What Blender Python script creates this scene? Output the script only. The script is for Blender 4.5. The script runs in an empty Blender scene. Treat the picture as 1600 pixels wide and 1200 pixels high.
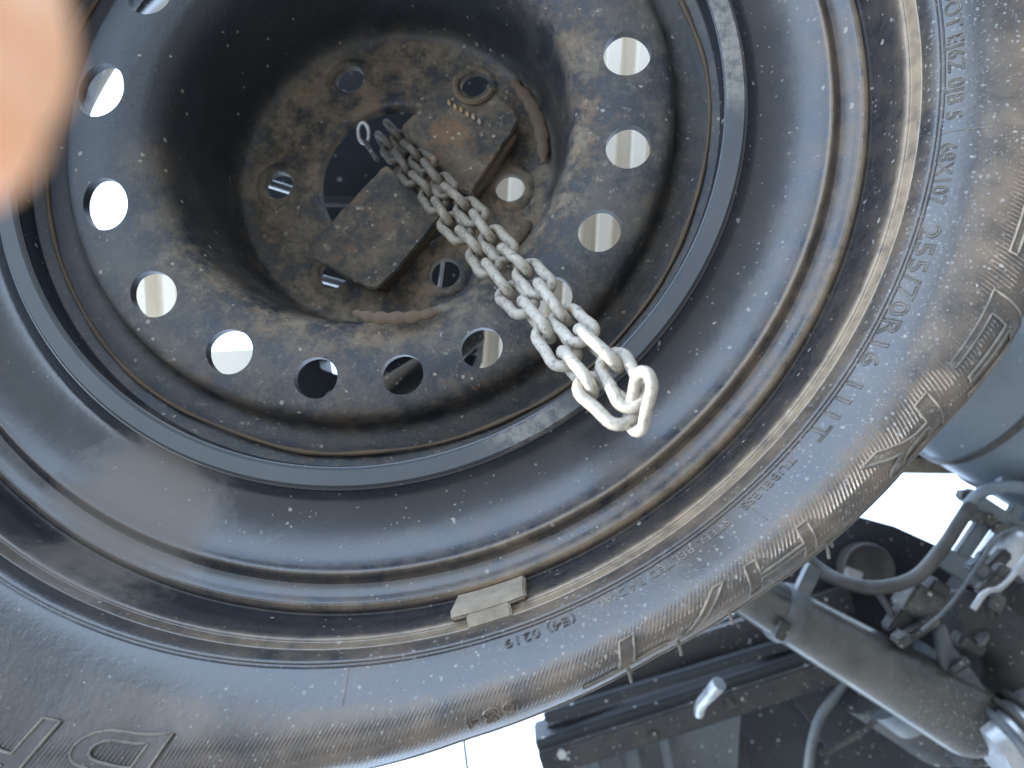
import bpy, bmesh, math, random
from mathutils import Vector, Matrix
import numpy as np
random.seed(7)
scene = bpy.context.scene
col = scene.collection
# ------------------------------------------------------------------ frame
# All shapes are written in "wheel space": origin at the hub centre, z along the wheel axle
# (away from the viewer), metres.  W turns wheel space into the world, where z is up: the
# spare wheel hangs tilted under the vehicle.
UP = Vector((-.72, -.30, .62)).normalized()
XW = (Vector((1, 0, 0)) - UP * UP.x).normalized()
YW = UP.cross(XW)
W = Matrix((XW, YW, UP)).to_4x4()
CAM = Vector((.12312894, .16925986, -.36104756))
R = Matrix(((0.9868139743892583, 0.12237395169624118, -0.10593769818304613),
            (-0.1381563878875218, 0.9778231540049218, -0.15739978391897336),
            (0.0843267006110684, 0.16996027605918068, 0.9818362959913115)))
F = 1050.0
def at(u, v, d):
    "point of the place d metres in front of the viewpoint"
    return CAM + R @ Vector(((u - 800) / F * d, (v - 600) / F * d, d))
def onz(u, v, z):
    "point of the place on the plane z of wheel space"
    r = R @ Vector(((u - 800) / F, (v - 600) / F, 1))
    return CAM + r * ((z - CAM.z) / r.z)
# ------------------------------------------------------------------ camera
cd = bpy.data.cameras.new('camera')
cam = bpy.data.objects.new('camera', cd); col.objects.link(cam)
cd.sensor_width = 36; cd.lens = F / 1600 * 36
cd.clip_start = .003; cd.clip_end = 2000
rc = R.col
M = Matrix((rc[0], -rc[1], -rc[2])).transposed().to_4x4()
cam.matrix_world = W @ Matrix.Translation(CAM) @ M
cd.dof.use_dof = True; cd.dof.focus_distance = .285; cd.dof.aperture_fstop = 9.5
scene.camera = cam
# ------------------------------------------------------------------ light
S = Vector((-.92, .20, -.004)).normalized()          # towards the sun, wheel space
SW = W.to_3x3() @ S
elev = math.asin(SW.z); az = math.atan2(SW.y, SW.x)
w = bpy.data.worlds.new("World"); scene.world = w; w.use_nodes = True
nt = w.node_tree; nt.nodes.clear()
sky = nt.nodes.new('ShaderNodeTexSky'); sky.sky_type = 'NISHITA'; sky.sun_disc = False
sky.sun_elevation = elev; sky.sun_rotation = math.pi / 2 - az
sky.air_density = 1.0; sky.dust_density = 1.0
bgn = nt.nodes.new('ShaderNodeBackground'); bgn.inputs[1].default_value = .15
wo = nt.nodes.new('ShaderNodeOutputWorld')
mixn = nt.nodes.new('ShaderNodeMix'); mixn.data_type = 'RGBA'; mixn.inputs[0].default_value = .55
mixn.inputs[7].default_value = (18, 23.5, 31.5, 1)            # thin bright overcast veil over the whole sky
nt.links.new(sky.outputs[0], mixn.inputs[6]); nt.links.new(mixn.outputs[2], bgn.inputs[0]); nt.links.new(bgn.outputs[0], wo.inputs[0])
sl = bpy.data.lights.new('sun', 'SUN'); sl.energy = 5; sl.angle = math.radians(.5); sl.color = (1, .95, .86)
so = bpy.data.objects.new('sun', sl); col.objects.link(so)
so.rotation_euler = SW.to_track_quat('Z', 'Y').to_euler()
scene.view_settings.view_transform = 'Standard'; scene.view_settings.look = 'None'
scene.view_settings.gamma = 1; scene.view_settings.exposure = 0.80
scene.render.engine = 'CYCLES'
# ------------------------------------------------------------------ materials
class Mat:
    def __init__(s, name):
        s.m = bpy.data.materials.new(name); s.m.use_nodes = True; s.t = s.m.node_tree
        s.b = s.t.nodes['Principled BSDF']; s.tc = s.n('ShaderNodeTexCoord').outputs['Object']
    def n(s, k, **kw):
        o = s.t.nodes.new(k)
        for a, b in kw.items(): setattr(o, a, b)
        return o
    def put(s, inp, v):
        if hasattr(v, 'is_output'): s.t.links.new(v, inp)
        elif v is not None:
            if inp.type == 'RGBA' and len(v) == 3: v = (*v, 1)
            inp.default_value = v
    def math(s, op, a, b=None, c=None, clamp=False):
        o = s.n('ShaderNodeMath', operation=op, use_clamp=clamp)
        s.put(o.inputs[0], a); s.put(o.inputs[1], b); s.put(o.inputs[2], c)
        return o.outputs[0]
    def noise(s, scale, detail=4, rough=.6, vec=None, dist=0, off=None):
        v = vec or s.tc
        if off:
            m = s.n('ShaderNodeMapping'); s.put(m.inputs[0], v); m.inputs[1].default_value = off; v = m.outputs[0]
        o = s.n('ShaderNodeTexNoise'); s.put(o.inputs['Vector'], v); o.inputs['Scale'].default_value = scale
        o.inputs['Detail'].default_value = detail; o.inputs['Roughness'].default_value = rough
        o.inputs['Distortion'].default_value = dist
        return o.outputs[0]
    def ramp(s, f, stops, interp='LINEAR'):
        o = s.n('ShaderNodeValToRGB'); s.put(o.inputs[0], f); cr = o.color_ramp; cr.interpolation = interp
        while len(cr.elements) < len(stops): cr.elements.new(.5)
        for e, (p, c) in zip(cr.elements, stops):
            e.position = p; e.color = (c, c, c, 1) if isinstance(c, (int, float)) else (*c, 1)
        return o.outputs[0]
    def step(s, f, a, b):
        o = s.n('ShaderNodeMapRange', interpolation_type='SMOOTHSTEP'); s.put(o.inputs[0], f)
        o.inputs[1].default_value = a; o.inputs[2].default_value = b
        return o.outputs[0]
    def mix(s, f, a, b):
        o = s.n('ShaderNodeMix', data_type='RGBA'); s.put(o.inputs[0], f); s.put(o.inputs[6], a); s.put(o.inputs[7], b)
        return o.outputs[2]
    def radius(s):
        x = s.n('ShaderNodeSeparateXYZ'); s.put(x.inputs[0], s.tc)
        return s.math('SQRT', s.math('ADD', s.math('MULTIPLY', x.outputs[0], x.outputs[0]), s.math('MULTIPLY', x.outputs[1], x.outputs[1])))
    def dirn(s, a):
        x = s.n('ShaderNodeSeparateXYZ'); s.put(x.inputs[0], s.tc)
        return s.math('ADD', s.math('MULTIPLY', x.outputs[0], math.cos(a)), s.math('MULTIPLY', x.outputs[1], math.sin(a)))
    def specks(s, scale, thr, dens, off=(0, 0, 0)):
        "scattered small spots: a mask, size thr (fraction of a cell), share dens of the cells"
        m = s.n('ShaderNodeMapping'); s.put(m.inputs[0], s.tc); m.inputs[1].default_value = off
        nz = s.n('ShaderNodeTexNoise'); s.put(nz.inputs['Vector'], m.outputs[0]); nz.inputs['Scale'].default_value = scale * 2.2
        ad = s.n('ShaderNodeVectorMath', operation='MULTIPLY_ADD'); s.put(ad.inputs[0], nz.outputs[1])
        ad.inputs[1].default_value = (.5 / scale,) * 3; s.put(ad.inputs[2], m.outputs[0])
        v = s.n('ShaderNodeTexVoronoi'); s.put(v.inputs['Vector'], ad.outputs[0]); v.inputs['Scale'].default_value = scale
        sx = s.n('ShaderNodeSeparateColor'); s.put(sx.inputs[0], v.outputs['Color'])
        size = s.math('MULTIPLY_ADD', sx.outputs[1], thr * .9, thr * .35)
        near = s.math('LESS_THAN', s.math('SUBTRACT', v.outputs['Distance'], size), 0)
        # the share may itself be a socket
        pick = s.math('LESS_THAN', sx.outputs[0], dens)
        return s.math('MULTIPLY', near, pick)
    def bump(s, h, st=.3, dist=.001):
        o = s.n('ShaderNodeBump'); s.put(o.inputs['Height'], h); o.inputs['Strength'].default_value = st
        o.inputs['Distance'].default_value = dist; s.t.links.new(o.outputs[0], s.b.inputs['Normal'])
    def out(s, colr, rough=.6, metal=0, spec=None):
        s.put(s.b.inputs['Base Color'], colr); s.put(s.b.inputs['Roughness'], rough); s.put(s.b.inputs['Metallic'], metal)
        if spec is not None: s.b.inputs['Specular IOR Level'].default_value = spec
        return s.m

def mat_paint():
    "black wheel paint with dust, mud film and light rust"
    m = Mat('black_wheel_paint'); r = m.radius()
    base = m.mix(m.noise(9), (.012, .016, .023), (.022, .026, .033))
    # dust film, stronger towards the lower right; its ridge peaks stand in for highlights
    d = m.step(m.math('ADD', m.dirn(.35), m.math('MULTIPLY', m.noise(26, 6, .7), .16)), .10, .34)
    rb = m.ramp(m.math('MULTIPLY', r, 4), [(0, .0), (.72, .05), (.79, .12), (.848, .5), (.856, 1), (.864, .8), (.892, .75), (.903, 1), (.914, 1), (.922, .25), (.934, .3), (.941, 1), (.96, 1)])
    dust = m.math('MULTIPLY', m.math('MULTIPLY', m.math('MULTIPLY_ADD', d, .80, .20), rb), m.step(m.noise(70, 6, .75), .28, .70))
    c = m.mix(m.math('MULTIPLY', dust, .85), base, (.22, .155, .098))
    crest_highlight = m.ramp(m.math('MULTIPLY', r, 4), [(0, 0), (.852, 0), (.8565, .75), (.861, 0), (.901, 0), (.9085, 1), (.916, 0), (.939, 0), (.9425, 1), (.947, .5), (.951, .9), (.956, .4)])  # ridge highlights painted in as thin tan rings
    c = m.mix(m.math('MULTIPLY', m.math('MULTIPLY', crest_highlight, m.math('MULTIPLY_ADD', d, .75, .2)), m.step(m.noise(110, 5, .7), .2, .6)), c, (.44, .325, .21))
    # big dried mud smear on the lower left
    sx = m.n('ShaderNodeSeparateXYZ'); m.put(sx.inputs[0], m.tc)
    p = onz(215, 800, -.083)
    gx = m.math('DIVIDE', m.math('SUBTRACT', sx.outputs[0], p.x), .034); gy = m.math('DIVIDE', m.math('SUBTRACT', sx.outputs[1], p.y), .038)
    g = m.math('SQRT', m.math('ADD', m.math('MULTIPLY', gx, gx), m.math('MULTIPLY', gy, gy)))
    sm = m.step(m.math('ADD', g, m.math('MULTIPLY', m.noise(38, 6, .7), 1.5)), 2.0, 1.35)
    c = m.mix(m.math('MULTIPLY', sm, .7), c, (.17, .145, .125))
    # thin grime everywhere
    c = m.mix(m.math('MULTIPLY', m.step(m.noise(55, 8, .8, off=(3, 1, 2)), .5, .75), .22), c, (.11, .10, .09))
    dens = m.math('MULTIPLY_ADD', m.step(m.dirn(.3), -.05, .25), .22, .07)
    sp = m.specks(170, .17, dens); sp2 = m.specks(420, .22, m.math('MULTIPLY', dens, 1.0), (5, 2, 1))
    s = m.math('MAXIMUM', sp, m.math('MULTIPLY', sp2, .6))
    c = m.mix(m.math('MULTIPLY', s, .62), c, (.38, .36, .32))
    m.bump(m.math('ADD', m.noise(160, 5, .7), s), .25, .0004)
    rr = m.math('MULTIPLY_ADD', m.math('MAXIMUM', dust, m.math('MAXIMUM', s, sm)), .4, m.math('MULTIPLY_ADD', m.noise(30), .22, .12))
    return m.out(c, rr, 0, .7)
def mat_disc():
    "wheel disc: black paint under rust and dry mud"
    m = Mat('rusty_wheel_disc'); r = m.radius()
    base = m.mix(m.noise(14), (.010, .013, .018), (.022, .025, .029))
    hub = m.step(r, .100, .084)
    mud = m.step(m.noise(48, 9, .8), .40, .58)
    rad = m.ramp(m.math('MULTIPLY', r, 5), [(0, 1), (.43, 1), (.475, .12), (.50, .25), (.53, 1), (.57, .75), (.62, .32), (.68, .30), (.74, .32), (.765, .2)])
    side = m.step(m.math('ADD', m.dirn(.9), m.math('MULTIPLY', m.noise(22, 5), .10)), -.03, .10)
    cov = m.math('MULTIPLY', m.math('MULTIPLY', mud, rad), m.math('MAXIMUM', side, m.math('MULTIPLY', hub, .75)))
    mudc = m.mix(m.step(m.noise(30, 6, .7, off=(1, 5, 2)), .42, .66), (.19, .148, .098), (.205, .132, .074))
    mudc = m.mix(m.step(m.noise(150, 6, .8, off=(4, 4, 2)), .55, .72), mudc, (.36, .30, .21))
    c = m.mix(m.math('MULTIPLY', cov, .9), base, mudc)
    ru = m.math('MULTIPLY', m.step(m.noise(82, 6, .75, off=(7, 1, 3)), .62, .70), m.math('MAXIMUM', hub, side))
    c = m.mix(m.math('MULTIPLY', ru, .7), c, (.19, .085, .035))
    c = m.mix(m.math('MULTIPLY', m.math('MULTIPLY', m.step(m.noise(210, 8, .85, off=(1, 9, 3)), .56, .66), m.math('MAXIMUM', hub, side)), .55), c, (.30, .265, .21))
    c = m.mix(m.math('MULTIPLY', m.step(m.noise(90, 8, .8, off=(8, 3, 3)), .55, .68), .6), c, (.028, .028, .028))
    sp = m.specks(240, .2, .13)
    c = m.mix(m.math('MULTIPLY', sp, .6), c, (.36, .32, .25))
    m.bump(m.math('ADD', m.math('ADD', m.noise(130, 9, .8), m.math('MULTIPLY', cov, .6)), m.math('MULTIPLY', sp, .5)), .6, .0011)
    return m.out(c, m.math('MULTIPLY_ADD', cov, .5, .28), 0, .5)
def mat_bracket():
    m = Mat('rusty_plate')
    base = m.mix(m.step(m.noise(34, 8, .75), .4, .65), (.030, .028, .026), (.135, .100, .062))
    c = m.mix(m.step(m.noise(26, 7, .75, off=(2, 2, 5)), .52, .68), base, (.155, .085, .042))
    c = m.mix(m.step(m.noise(150, 6, .8, off=(3, 1, 2)), .57, .70), c, (.26, .22, .16))
    sp = m.specks(300, .22, .16)
    c = m.mix(m.math('MULTIPLY', sp, .6), c, (.4, .36, .3))
    m.bump(m.noise(140, 8, .8), .7, .0009)
    return m.out(c, .8)
def mat_rust():
    m = Mat('brown_rust')
    c = m.mix(m.noise(60, 7, .7), (.055, .043, .031), (.15, .098, .056))
    m.bump(m.noise(190, 6, .75), .6, .0007)
    return m.out(c, .85)
def mat_rubber():
    m = Mat('dusty_tyre_rubber'); r = m.radius()
    base = m.mix(m.noise(12), (.015, .018, .023), (.026, .028, .032))
    d = m.step(m.math('ADD', m.dirn(.65), m.math('MULTIPLY', m.noise(16, 5, .7), .12)), .13, .33)
    rb = m.ramp(m.math('MULTIPLY', r, 3), [(0, 1), (.716, 1), (.724, .6), (.74, .3), (.755, .28), (.764, .95), (.80, .9), (.86, .6), (.9, .3)])
    dust = m.math('MULTIPLY', m.math('MULTIPLY', m.math('MULTIPLY_ADD', d, .9, .1), rb), m.step(m.noise(45, 6, .7), .22, .70))
    c = m.mix(m.math('MULTIPLY', dust, .9), base, (.185, .128, .080))
    c = m.mix(m.math('MULTIPLY', m.step(m.noise(22, 7, .75, off=(9, 2, 1)), .56, .72), .35), c, (.14, .13, .115))
    dens = m.math('MULTIPLY_ADD', m.step(m.dirn(.25), .02, .24), .34, .025)
    sp = m.specks(260, .15, dens); sp2 = m.specks(520, .26, m.math('MULTIPLY', dens, 1.3), (5, 2, 1)); sp3 = m.specks(950, .3, m.math('MULTIPLY', dens, 1.2), (2, 8, 4))
    s = m.math('MAXIMUM', m.math('MAXIMUM', sp, m.math('MULTIPLY', sp2, .7)), m.math('MULTIPLY', sp3, .45))
    c = m.mix(m.math('MULTIPLY', s, .6), c, (.38, .37, .34))
    m.bump(m.math('ADD', m.noise(260, 5, .7), m.math('MULTIPLY', s, 1.5)), .3, .0005)
    return m.out(c, m.math('MULTIPLY_ADD', m.math('MAXIMUM', dust, s), .35, .22), 0, .85)
def mat_chain():
    m = Mat('galvanised_chain_steel')
    x = m.n('ShaderNodeSeparateXYZ'); m.put(x.inputs[0], m.tc)
    # daylight painted in: free end lightened to zinc, caked top darkened for shade
    lit_end = m.step(m.math('ADD', x.outputs[2], m.math('MULTIPLY', m.noise(40, 4), .03)), -.045, -.135)
    top = m.step(x.outputs[2], -.085, -.02)
    caked = m.mix(m.noise(160, 6, .75), m.mix(top, (.13, .102, .07), (.045, .036, .026)), m.mix(top, (.30, .25, .18), (.105, .085, .062)))
    zinc = m.mix(m.noise(220, 6, .75), (.28, .24, .18), (.64, .60, .52))
    c = m.mix(lit_end, caked, zinc)
    c = m.mix(m.math('MULTIPLY', m.step(m.noise(330, 7, .85, off=(2, 7, 1)), .50, .60), .8), c, m.mix(lit_end, (.05, .042, .034), (.17, .155, .13)))
    c = m.mix(m.math('MULTIPLY', m.step(m.noise(60, 5, .7, off=(6, 3, 1)), .62, .74), .6), c, (.30, .17, .08))
    m.bump(m.noise(380, 6, .8), .5, .0005)
    return m.out(c, .62, .15)
def plain(name, c1, c2, rough=.6, sc=20, metal=0, bump=.2, specks=0, st=None, along=None):
    m = Mat(name)
    c = m.mix(m.step(m.noise(sc, 6, .7), .3, .7), c1, c2)
    h = m.noise(sc * 6, 5, .7)
    if specks:
        sp = m.specks(st or 150, .26, specks); sp2 = m.specks((st or 150) * 2.3, .28, specks, (3, 3, 1))
        s = m.math('MAXIMUM', sp, m.math('MULTIPLY', sp2, .7))
        if along:
            x = m.n('ShaderNodeSeparateXYZ'); m.put(x.inputs[0], m.tc); s = m.math('MULTIPLY', s, m.step(x.outputs[0], *along))
        c = m.mix(m.math('MULTIPLY', s, .7), c, (.5, .49, .46)); h = m.math('ADD', h, s)
    m.bump(h, bump, .0008)
    return m.out(c, rough, metal)
PAINT = mat_paint(); DISC = mat_disc(); BRK = mat_bracket(); RUST = mat_rust(); RUB = mat_rubber(); CHN = mat_chain()
def mat_band():
    m = Mat('scuffed_band_steel')
    c = m.mix(m.noise(18, 5), (.045, .052, .060), (.085, .088, .090))
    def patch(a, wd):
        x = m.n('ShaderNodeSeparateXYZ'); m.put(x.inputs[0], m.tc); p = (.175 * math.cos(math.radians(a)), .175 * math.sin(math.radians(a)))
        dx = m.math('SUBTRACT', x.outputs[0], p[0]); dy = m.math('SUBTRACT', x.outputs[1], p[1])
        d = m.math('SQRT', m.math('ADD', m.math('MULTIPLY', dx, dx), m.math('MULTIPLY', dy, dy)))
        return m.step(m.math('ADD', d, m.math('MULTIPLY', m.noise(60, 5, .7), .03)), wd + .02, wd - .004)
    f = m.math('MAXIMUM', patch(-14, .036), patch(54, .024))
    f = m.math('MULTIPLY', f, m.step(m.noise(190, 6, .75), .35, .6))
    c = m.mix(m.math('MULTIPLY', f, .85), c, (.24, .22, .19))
    m.bump(m.noise(120, 5), .3, .0004)
    return m.out(c, .42)
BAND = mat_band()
WEIGHT = plain('dusty_lead', (.19, .152, .11), (.32, .26, .19), .8, 60)
DUSTLIP = plain('dusty_raised_rubber', (.10, .09, .075), (.23, .20, .165), .75, 90, 0, .3)
BARE = plain('scuffed_grey_steel', (.055, .066, .078), (.13, .135, .13), .5, 24, .2, .3)
CREAM = plain('cream_panel_paint', (.80, .71, .57), (.84, .77, .65), .5, 4)
DARK = plain('dark_underbody_paint', (.016, .019, .025), (.034, .036, .040), .55, 12, 0, .3, .06)
DARKB = plain('dusty_dark_underbody', (.016, .018, .021), (.055, .050, .045), .7, 15, 0, .4, .12)
GREY = plain('grey_primer_panel', (.055, .065, .075), (.12, .125, .13), .55, 9, 0, .3, .05)
TUBE = plain('road_worn_tube_paint', (.070, .072, .072), (.15, .145, .13), .30, 12, .65, .45, .6, 360, (-.05, .09))
LIGHTST = plain('bright_zinc', (.30, .31, .32), (.52, .52, .52), .3, 40, .6)
BLUEST = plain('blue_grey_tank_paint', (.11, .135, .155), (.17, .195, .215), .38, 8, .1, .2, .03)
HOSE = plain('dull_black_rubber_hose', (.028, .027, .026), (.075, .068, .06), .5, 30)
FIT = plain('dirty_cast_fitting', (.025, .025, .024), (.10, .093, .08), .55, 40, .2, .5, .2)
def mat_skin():
    m = Mat('sunlit_skin'); b = m.b
    c = m.mix(m.noise(300, 5), (.92, .46, .26), (.94, .55, .32))
    b.inputs['Subsurface Weight'].default_value = .7
    b.inputs['Subsurface Radius'].default_value = (1, .35, .2); b.inputs['Subsurface Scale'].default_value = .009
    m.bump(m.noise(1500, 3), .2, .0001)
    return m.out(c, .5)
SKIN = mat_skin()
NAIL = plain('fingernail', (.78, .52, .44), (.84, .6, .52), .3, 50)
def mat_ground():
    m = Mat('pale_concrete_ground')
    c = m.mix(m.noise(.8, 8, .7), (.12, .115, .105), (.18, .17, .15))
    m.bump(m.noise(60, 6, .8), .4, .004)
    return m.out(c, .9)
# ------------------------------------------------------------------ builders
def thing(name, label, cat, loc=(0, 0, 0), group=None, kind=None):
    o = bpy.data.objects.new(name, None); col.objects.link(o); o.empty_display_size = .02
    o['_o'] = tuple(loc); o.matrix_world = W @ Matrix.Translation(loc)
    o['label'] = label; o['category'] = cat
    if group: o['group'] = group
    return o
def tag(o, label, cat, group=None):
    o['label'] = label; o['category'] = cat
    if group: o['group'] = group
    return o
ORG = {}
def link(name, me, mat, parent=None, loc=None, label=None, smooth=None):
    """mesh written in wheel space -> one object.  loc: its own origin (wheel space)"""
    if parent is not None: po = ORG.get(parent.name) or Vector(parent['_o'])
    else: po = Vector((0, 0, 0))
    o = bpy.data.objects.new(name, me); col.objects.link(o)
    lo = Vector(loc) if loc is not None else (po if parent is not None else Vector((0, 0, 0)))
    if lo.length > 0: me.transform(Matrix.Translation(-lo))
    if parent is not None:
        o.parent = parent; o.location = lo - po
    else: o.matrix_world = W @ Matrix.Translation(lo)
    ORG[o.name] = lo
    if mat is not None:
        me.materials.clear(); me.materials.append(mat)
    if label: o['label'] = label
    if smooth is not None:
        for p in me.polygons: p.use_smooth = True
        me.set_sharp_from_angle(angle=math.radians(smooth))
    return o
def tomesh(name, v, f):
    me = bpy.data.meshes.new(name); me.from_pydata([tuple(x) for x in v], [], f); me.update()
    bm = bmesh.new(); bm.from_mesh(me); bmesh.ops.recalc_face_normals(bm, faces=bm.faces); bm.to_mesh(me); bm.free()
    return me
def lathe(name, prof, n=220, closed=True, a0=0, a1=360):
    v = []; f = []; k = len(prof); full = abs(a1 - a0) >= 360
    m = n if full else n + 1
    for i in range(m):
        a = math.radians(a0 + (a1 - a0) * i / n)
        for r, z in prof: v.append((r * math.cos(a) * .001, r * math.sin(a) * .001, z * .001))
    for i in range(n):
        j = (i + 1) % m
        for q in range(k if closed else k - 1):
            p = (q + 1) % k
            f.append((i * k + q, i * k + p, j * k + p, j * k + q))
    if not full and closed: f.append(tuple(range(k))); f.append(tuple(range((m - 1) * k, m * k)))
    return tomesh(name, v, f)
def smoothprof(pts, sub=4):
    out = []
    P = [pts[0]] + list(pts) + [pts[-1]]
    for i in range(1, len(P) - 2):
        p0, p1, p2, p3 = P[i - 1], P[i], P[i + 1], P[i + 2]
        for s in range(sub):
            t = s / sub; o = []
            for d in (0, 1):
                o.append(.5 * (2 * p1[d] + (p2[d] - p0[d]) * t + (2 * p0[d] - 5 * p1[d] + 4 * p2[d] - p3[d]) * t * t + (3 * p1[d] - p0[d] - 3 * p2[d] + p3[d]) * t ** 3))
            out.append(tuple(o))
    out.append(pts[-1]); return out
def curve3(pts, sub=8):
    out = []; P = [Vector(p) for p in pts]; P = [2 * P[0] - P[1]] + P + [2 * P[-1] - P[-2]]
    for i in range(1, len(P) - 2):
        for s in range(sub):
            t = s / sub
            out.append(.5 * (2 * P[i] + (P[i + 1] - P[i - 1]) * t + (2 * P[i - 1] - 5 * P[i] + 4 * P[i + 1] - P[i + 2]) * t * t + (3 * P[i] - P[i - 1] - 3 * P[i + 1] + P[i + 2]) * t ** 3))
    out.append(P[-2]); return out
def tube(name, pts, rad, n=12, cap=True, loop=False):
    "rad: a number or one radius per point; ends rounded by the radii given"
    pts = [Vector(p) for p in pts]; k = len(pts)
    rads = rad if isinstance(rad, (list, tuple)) else [rad] * k
    v = []; f = []; prev = None
    for i, p in enumerate(pts):
        if loop: t = (pts[(i + 1) % k] - pts[i - 1]).normalized()
        else: t = (pts[min(i + 1, k - 1)] - pts[max(i - 1, 0)]).normalized()
        if prev is None:
            a = t.orthogonal().normalized()
        else:
            a = (prev - t * prev.dot(t)).normalized()
        prev = a; b = t.cross(a)
        for j in range(n):
            q = 2 * math.pi * j / n
            v.append(p + (a * math.cos(q) + b * math.sin(q)) * rads[i])
    for i in range(k if loop else k - 1):
        i2 = (i + 1) % k
        for j in range(n):
            f.append((i * n + j, i * n + (j + 1) % n, i2 * n + (j + 1) % n, i2 * n + j))
    if cap and not loop:
        f.append(tuple(range(n))); f.append(tuple(range((k - 1) * n, k * n)))
    return tomesh(name, v, f)
def bevel(me, w=.001, seg=2, ang=35):
    bm = bmesh.new(); bm.from_mesh(me)
    e = [x for x in bm.edges if len(x.link_faces) == 2 and x.calc_face_angle(0) > math.radians(ang)]
    bmesh.ops.bevel(bm, geom=e, offset=w, segments=seg, affect='EDGES', clamp_overlap=True)
    bm.to_mesh(me); bm.free(); return me
def slab(name, pts, th, nrm=None, bv=.001):
    "polygon in space given by 3-D points, thickened away from the viewpoint"
    pts = [Vector(p) for p in pts]
    if nrm is None:
        nrm = Vector((0, 0, 0)); c = sum(pts, Vector()) / len(pts)
        for i in range(len(pts)): nrm += (pts[i] - c).cross(pts[(i + 1) % len(pts)] - c)
        nrm.normalize()
        if nrm.dot(c - CAM) < 0: nrm = -nrm
    k = len(pts)
    v = pts + [p + nrm * th for p in pts]
    f = [tuple(range(k)), tuple(range(k, 2 * k))] + [(i, (i + 1) % k, (i + 1) % k + k, i + k) for i in range(k)]
    me = tomesh(name, v, f)
    return bevel(me, bv) if bv else me
def box(name, c, ax, ay, az, bv=.001):
    "box from centre and three half-axis vectors"
    c, ax, ay, az = Vector(c), Vector(ax), Vector(ay), Vector(az)
    v = [c + ax * i + ay * j + az * k for i in (-1, 1) for j in (-1, 1) for k in (-1, 1)]
    f = [(0, 1, 3, 2), (4, 6, 7, 5), (0, 4, 5, 1), (2, 3, 7, 6), (0, 2, 6, 4), (1, 5, 7, 3)]
    me = tomesh(name, v, f)
    return bevel(me, bv) if bv else me
def apply_bool(o, cutters):
    for c in cutters:
        md = o.modifiers.new('cut', 'BOOLEAN'); md.operation = 'DIFFERENCE'; md.solver = 'EXACT'; md.object = c
    bpy.context.view_layer.update()
    me = bpy.data.meshes.new_from_object(o.evaluated_get(bpy.context.evaluated_depsgraph_get()))
    o.modifiers.clear(); old = o.data; o.data = me
    for c in cutters: bpy.data.objects.remove(c)
    return o
# ================================================================== ground
def ground():
    p = CAM - UP * .38
    v = []; n = 12; s = 400
    for i in range(n + 1):
        for j in range(n + 1):
            v.append(p + XW * (s * (2 * i / n - 1)) + YW * (s * (2 * j / n - 1)))
    f = [(i * (n + 1) + j, (i + 1) * (n + 1) + j, (i + 1) * (n + 1) + j + 1, i * (n + 1) + j + 1) for i in range(n) for j in range(n)]
    o = link('ground', tomesh('ground', v, f), mat_ground()); o['kind'] = 'structure'
    o['label'] = 'pale concrete ground beneath the vehicle'
ground()
# ================================================================== spare wheel
wheel = thing('spare_wheel', 'black steel spare wheel with dusty tyre, round vent holes and rusty hub, filling the picture', 'wheel')
# rim (barrel, ridges and flange), thin closed section
rimf = smoothprof([(171, -77.5), (171.3, -78.4), (179.6, -79.2), (181.4, -78.0), (187, -74.8), (196, -75.6), (206, -79.6), (211.3, -84.0), (213.6, -86.4), (215.6, -85.6),
        (218.5, -83.8), (222.5, -85.6), (225.4, -88.6), (227.6, -88.2), (229.8, -86.0), (231.6, -88), (233.2, -98), (234.6, -105.2), (235.6, -107.0),
        (236.6, -107.2), (237.2, -109.8), (238.2, -112), (239.0, -108)], 3)
rimb = [(237, -86), (233, -76), (222, -72), (200, -68), (190, -62), (197, -52), (213, -34), (217, -14), (217, 0), (213, 0), (208, -26), (192, -46), (183, -58), (175, -66), (171, -66), (170, -72)]
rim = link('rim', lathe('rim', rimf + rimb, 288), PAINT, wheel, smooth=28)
# shoulder band inside the barrel
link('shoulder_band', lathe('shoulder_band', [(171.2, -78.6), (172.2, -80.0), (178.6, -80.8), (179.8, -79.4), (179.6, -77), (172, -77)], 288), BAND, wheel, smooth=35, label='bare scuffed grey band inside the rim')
def seam():
    random.seed(3); pts = []; rs = []; n = 150; ph = [random.uniform(0, 6.3) for _ in range(6)]
    for i in range(n):
        a = 2 * math.pi * i / n
        k = sum(math.sin((2 + 3 * j) * a + ph[j]) / (1 + j) for j in range(6))
        r = 165.2 + k * 1.1; pts.append(Vector((r * math.cos(a), r * math.sin(a), -64.2)) * .001); rs.append(.0007 + .0007 * abs(math.sin(5 * a + ph[1]) * math.sin(17 * a)))
    link('weld_seam', tube('weld_seam', pts, rs, 7, loop=True), RUST, wheel, smooth=60)
seam()
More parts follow.
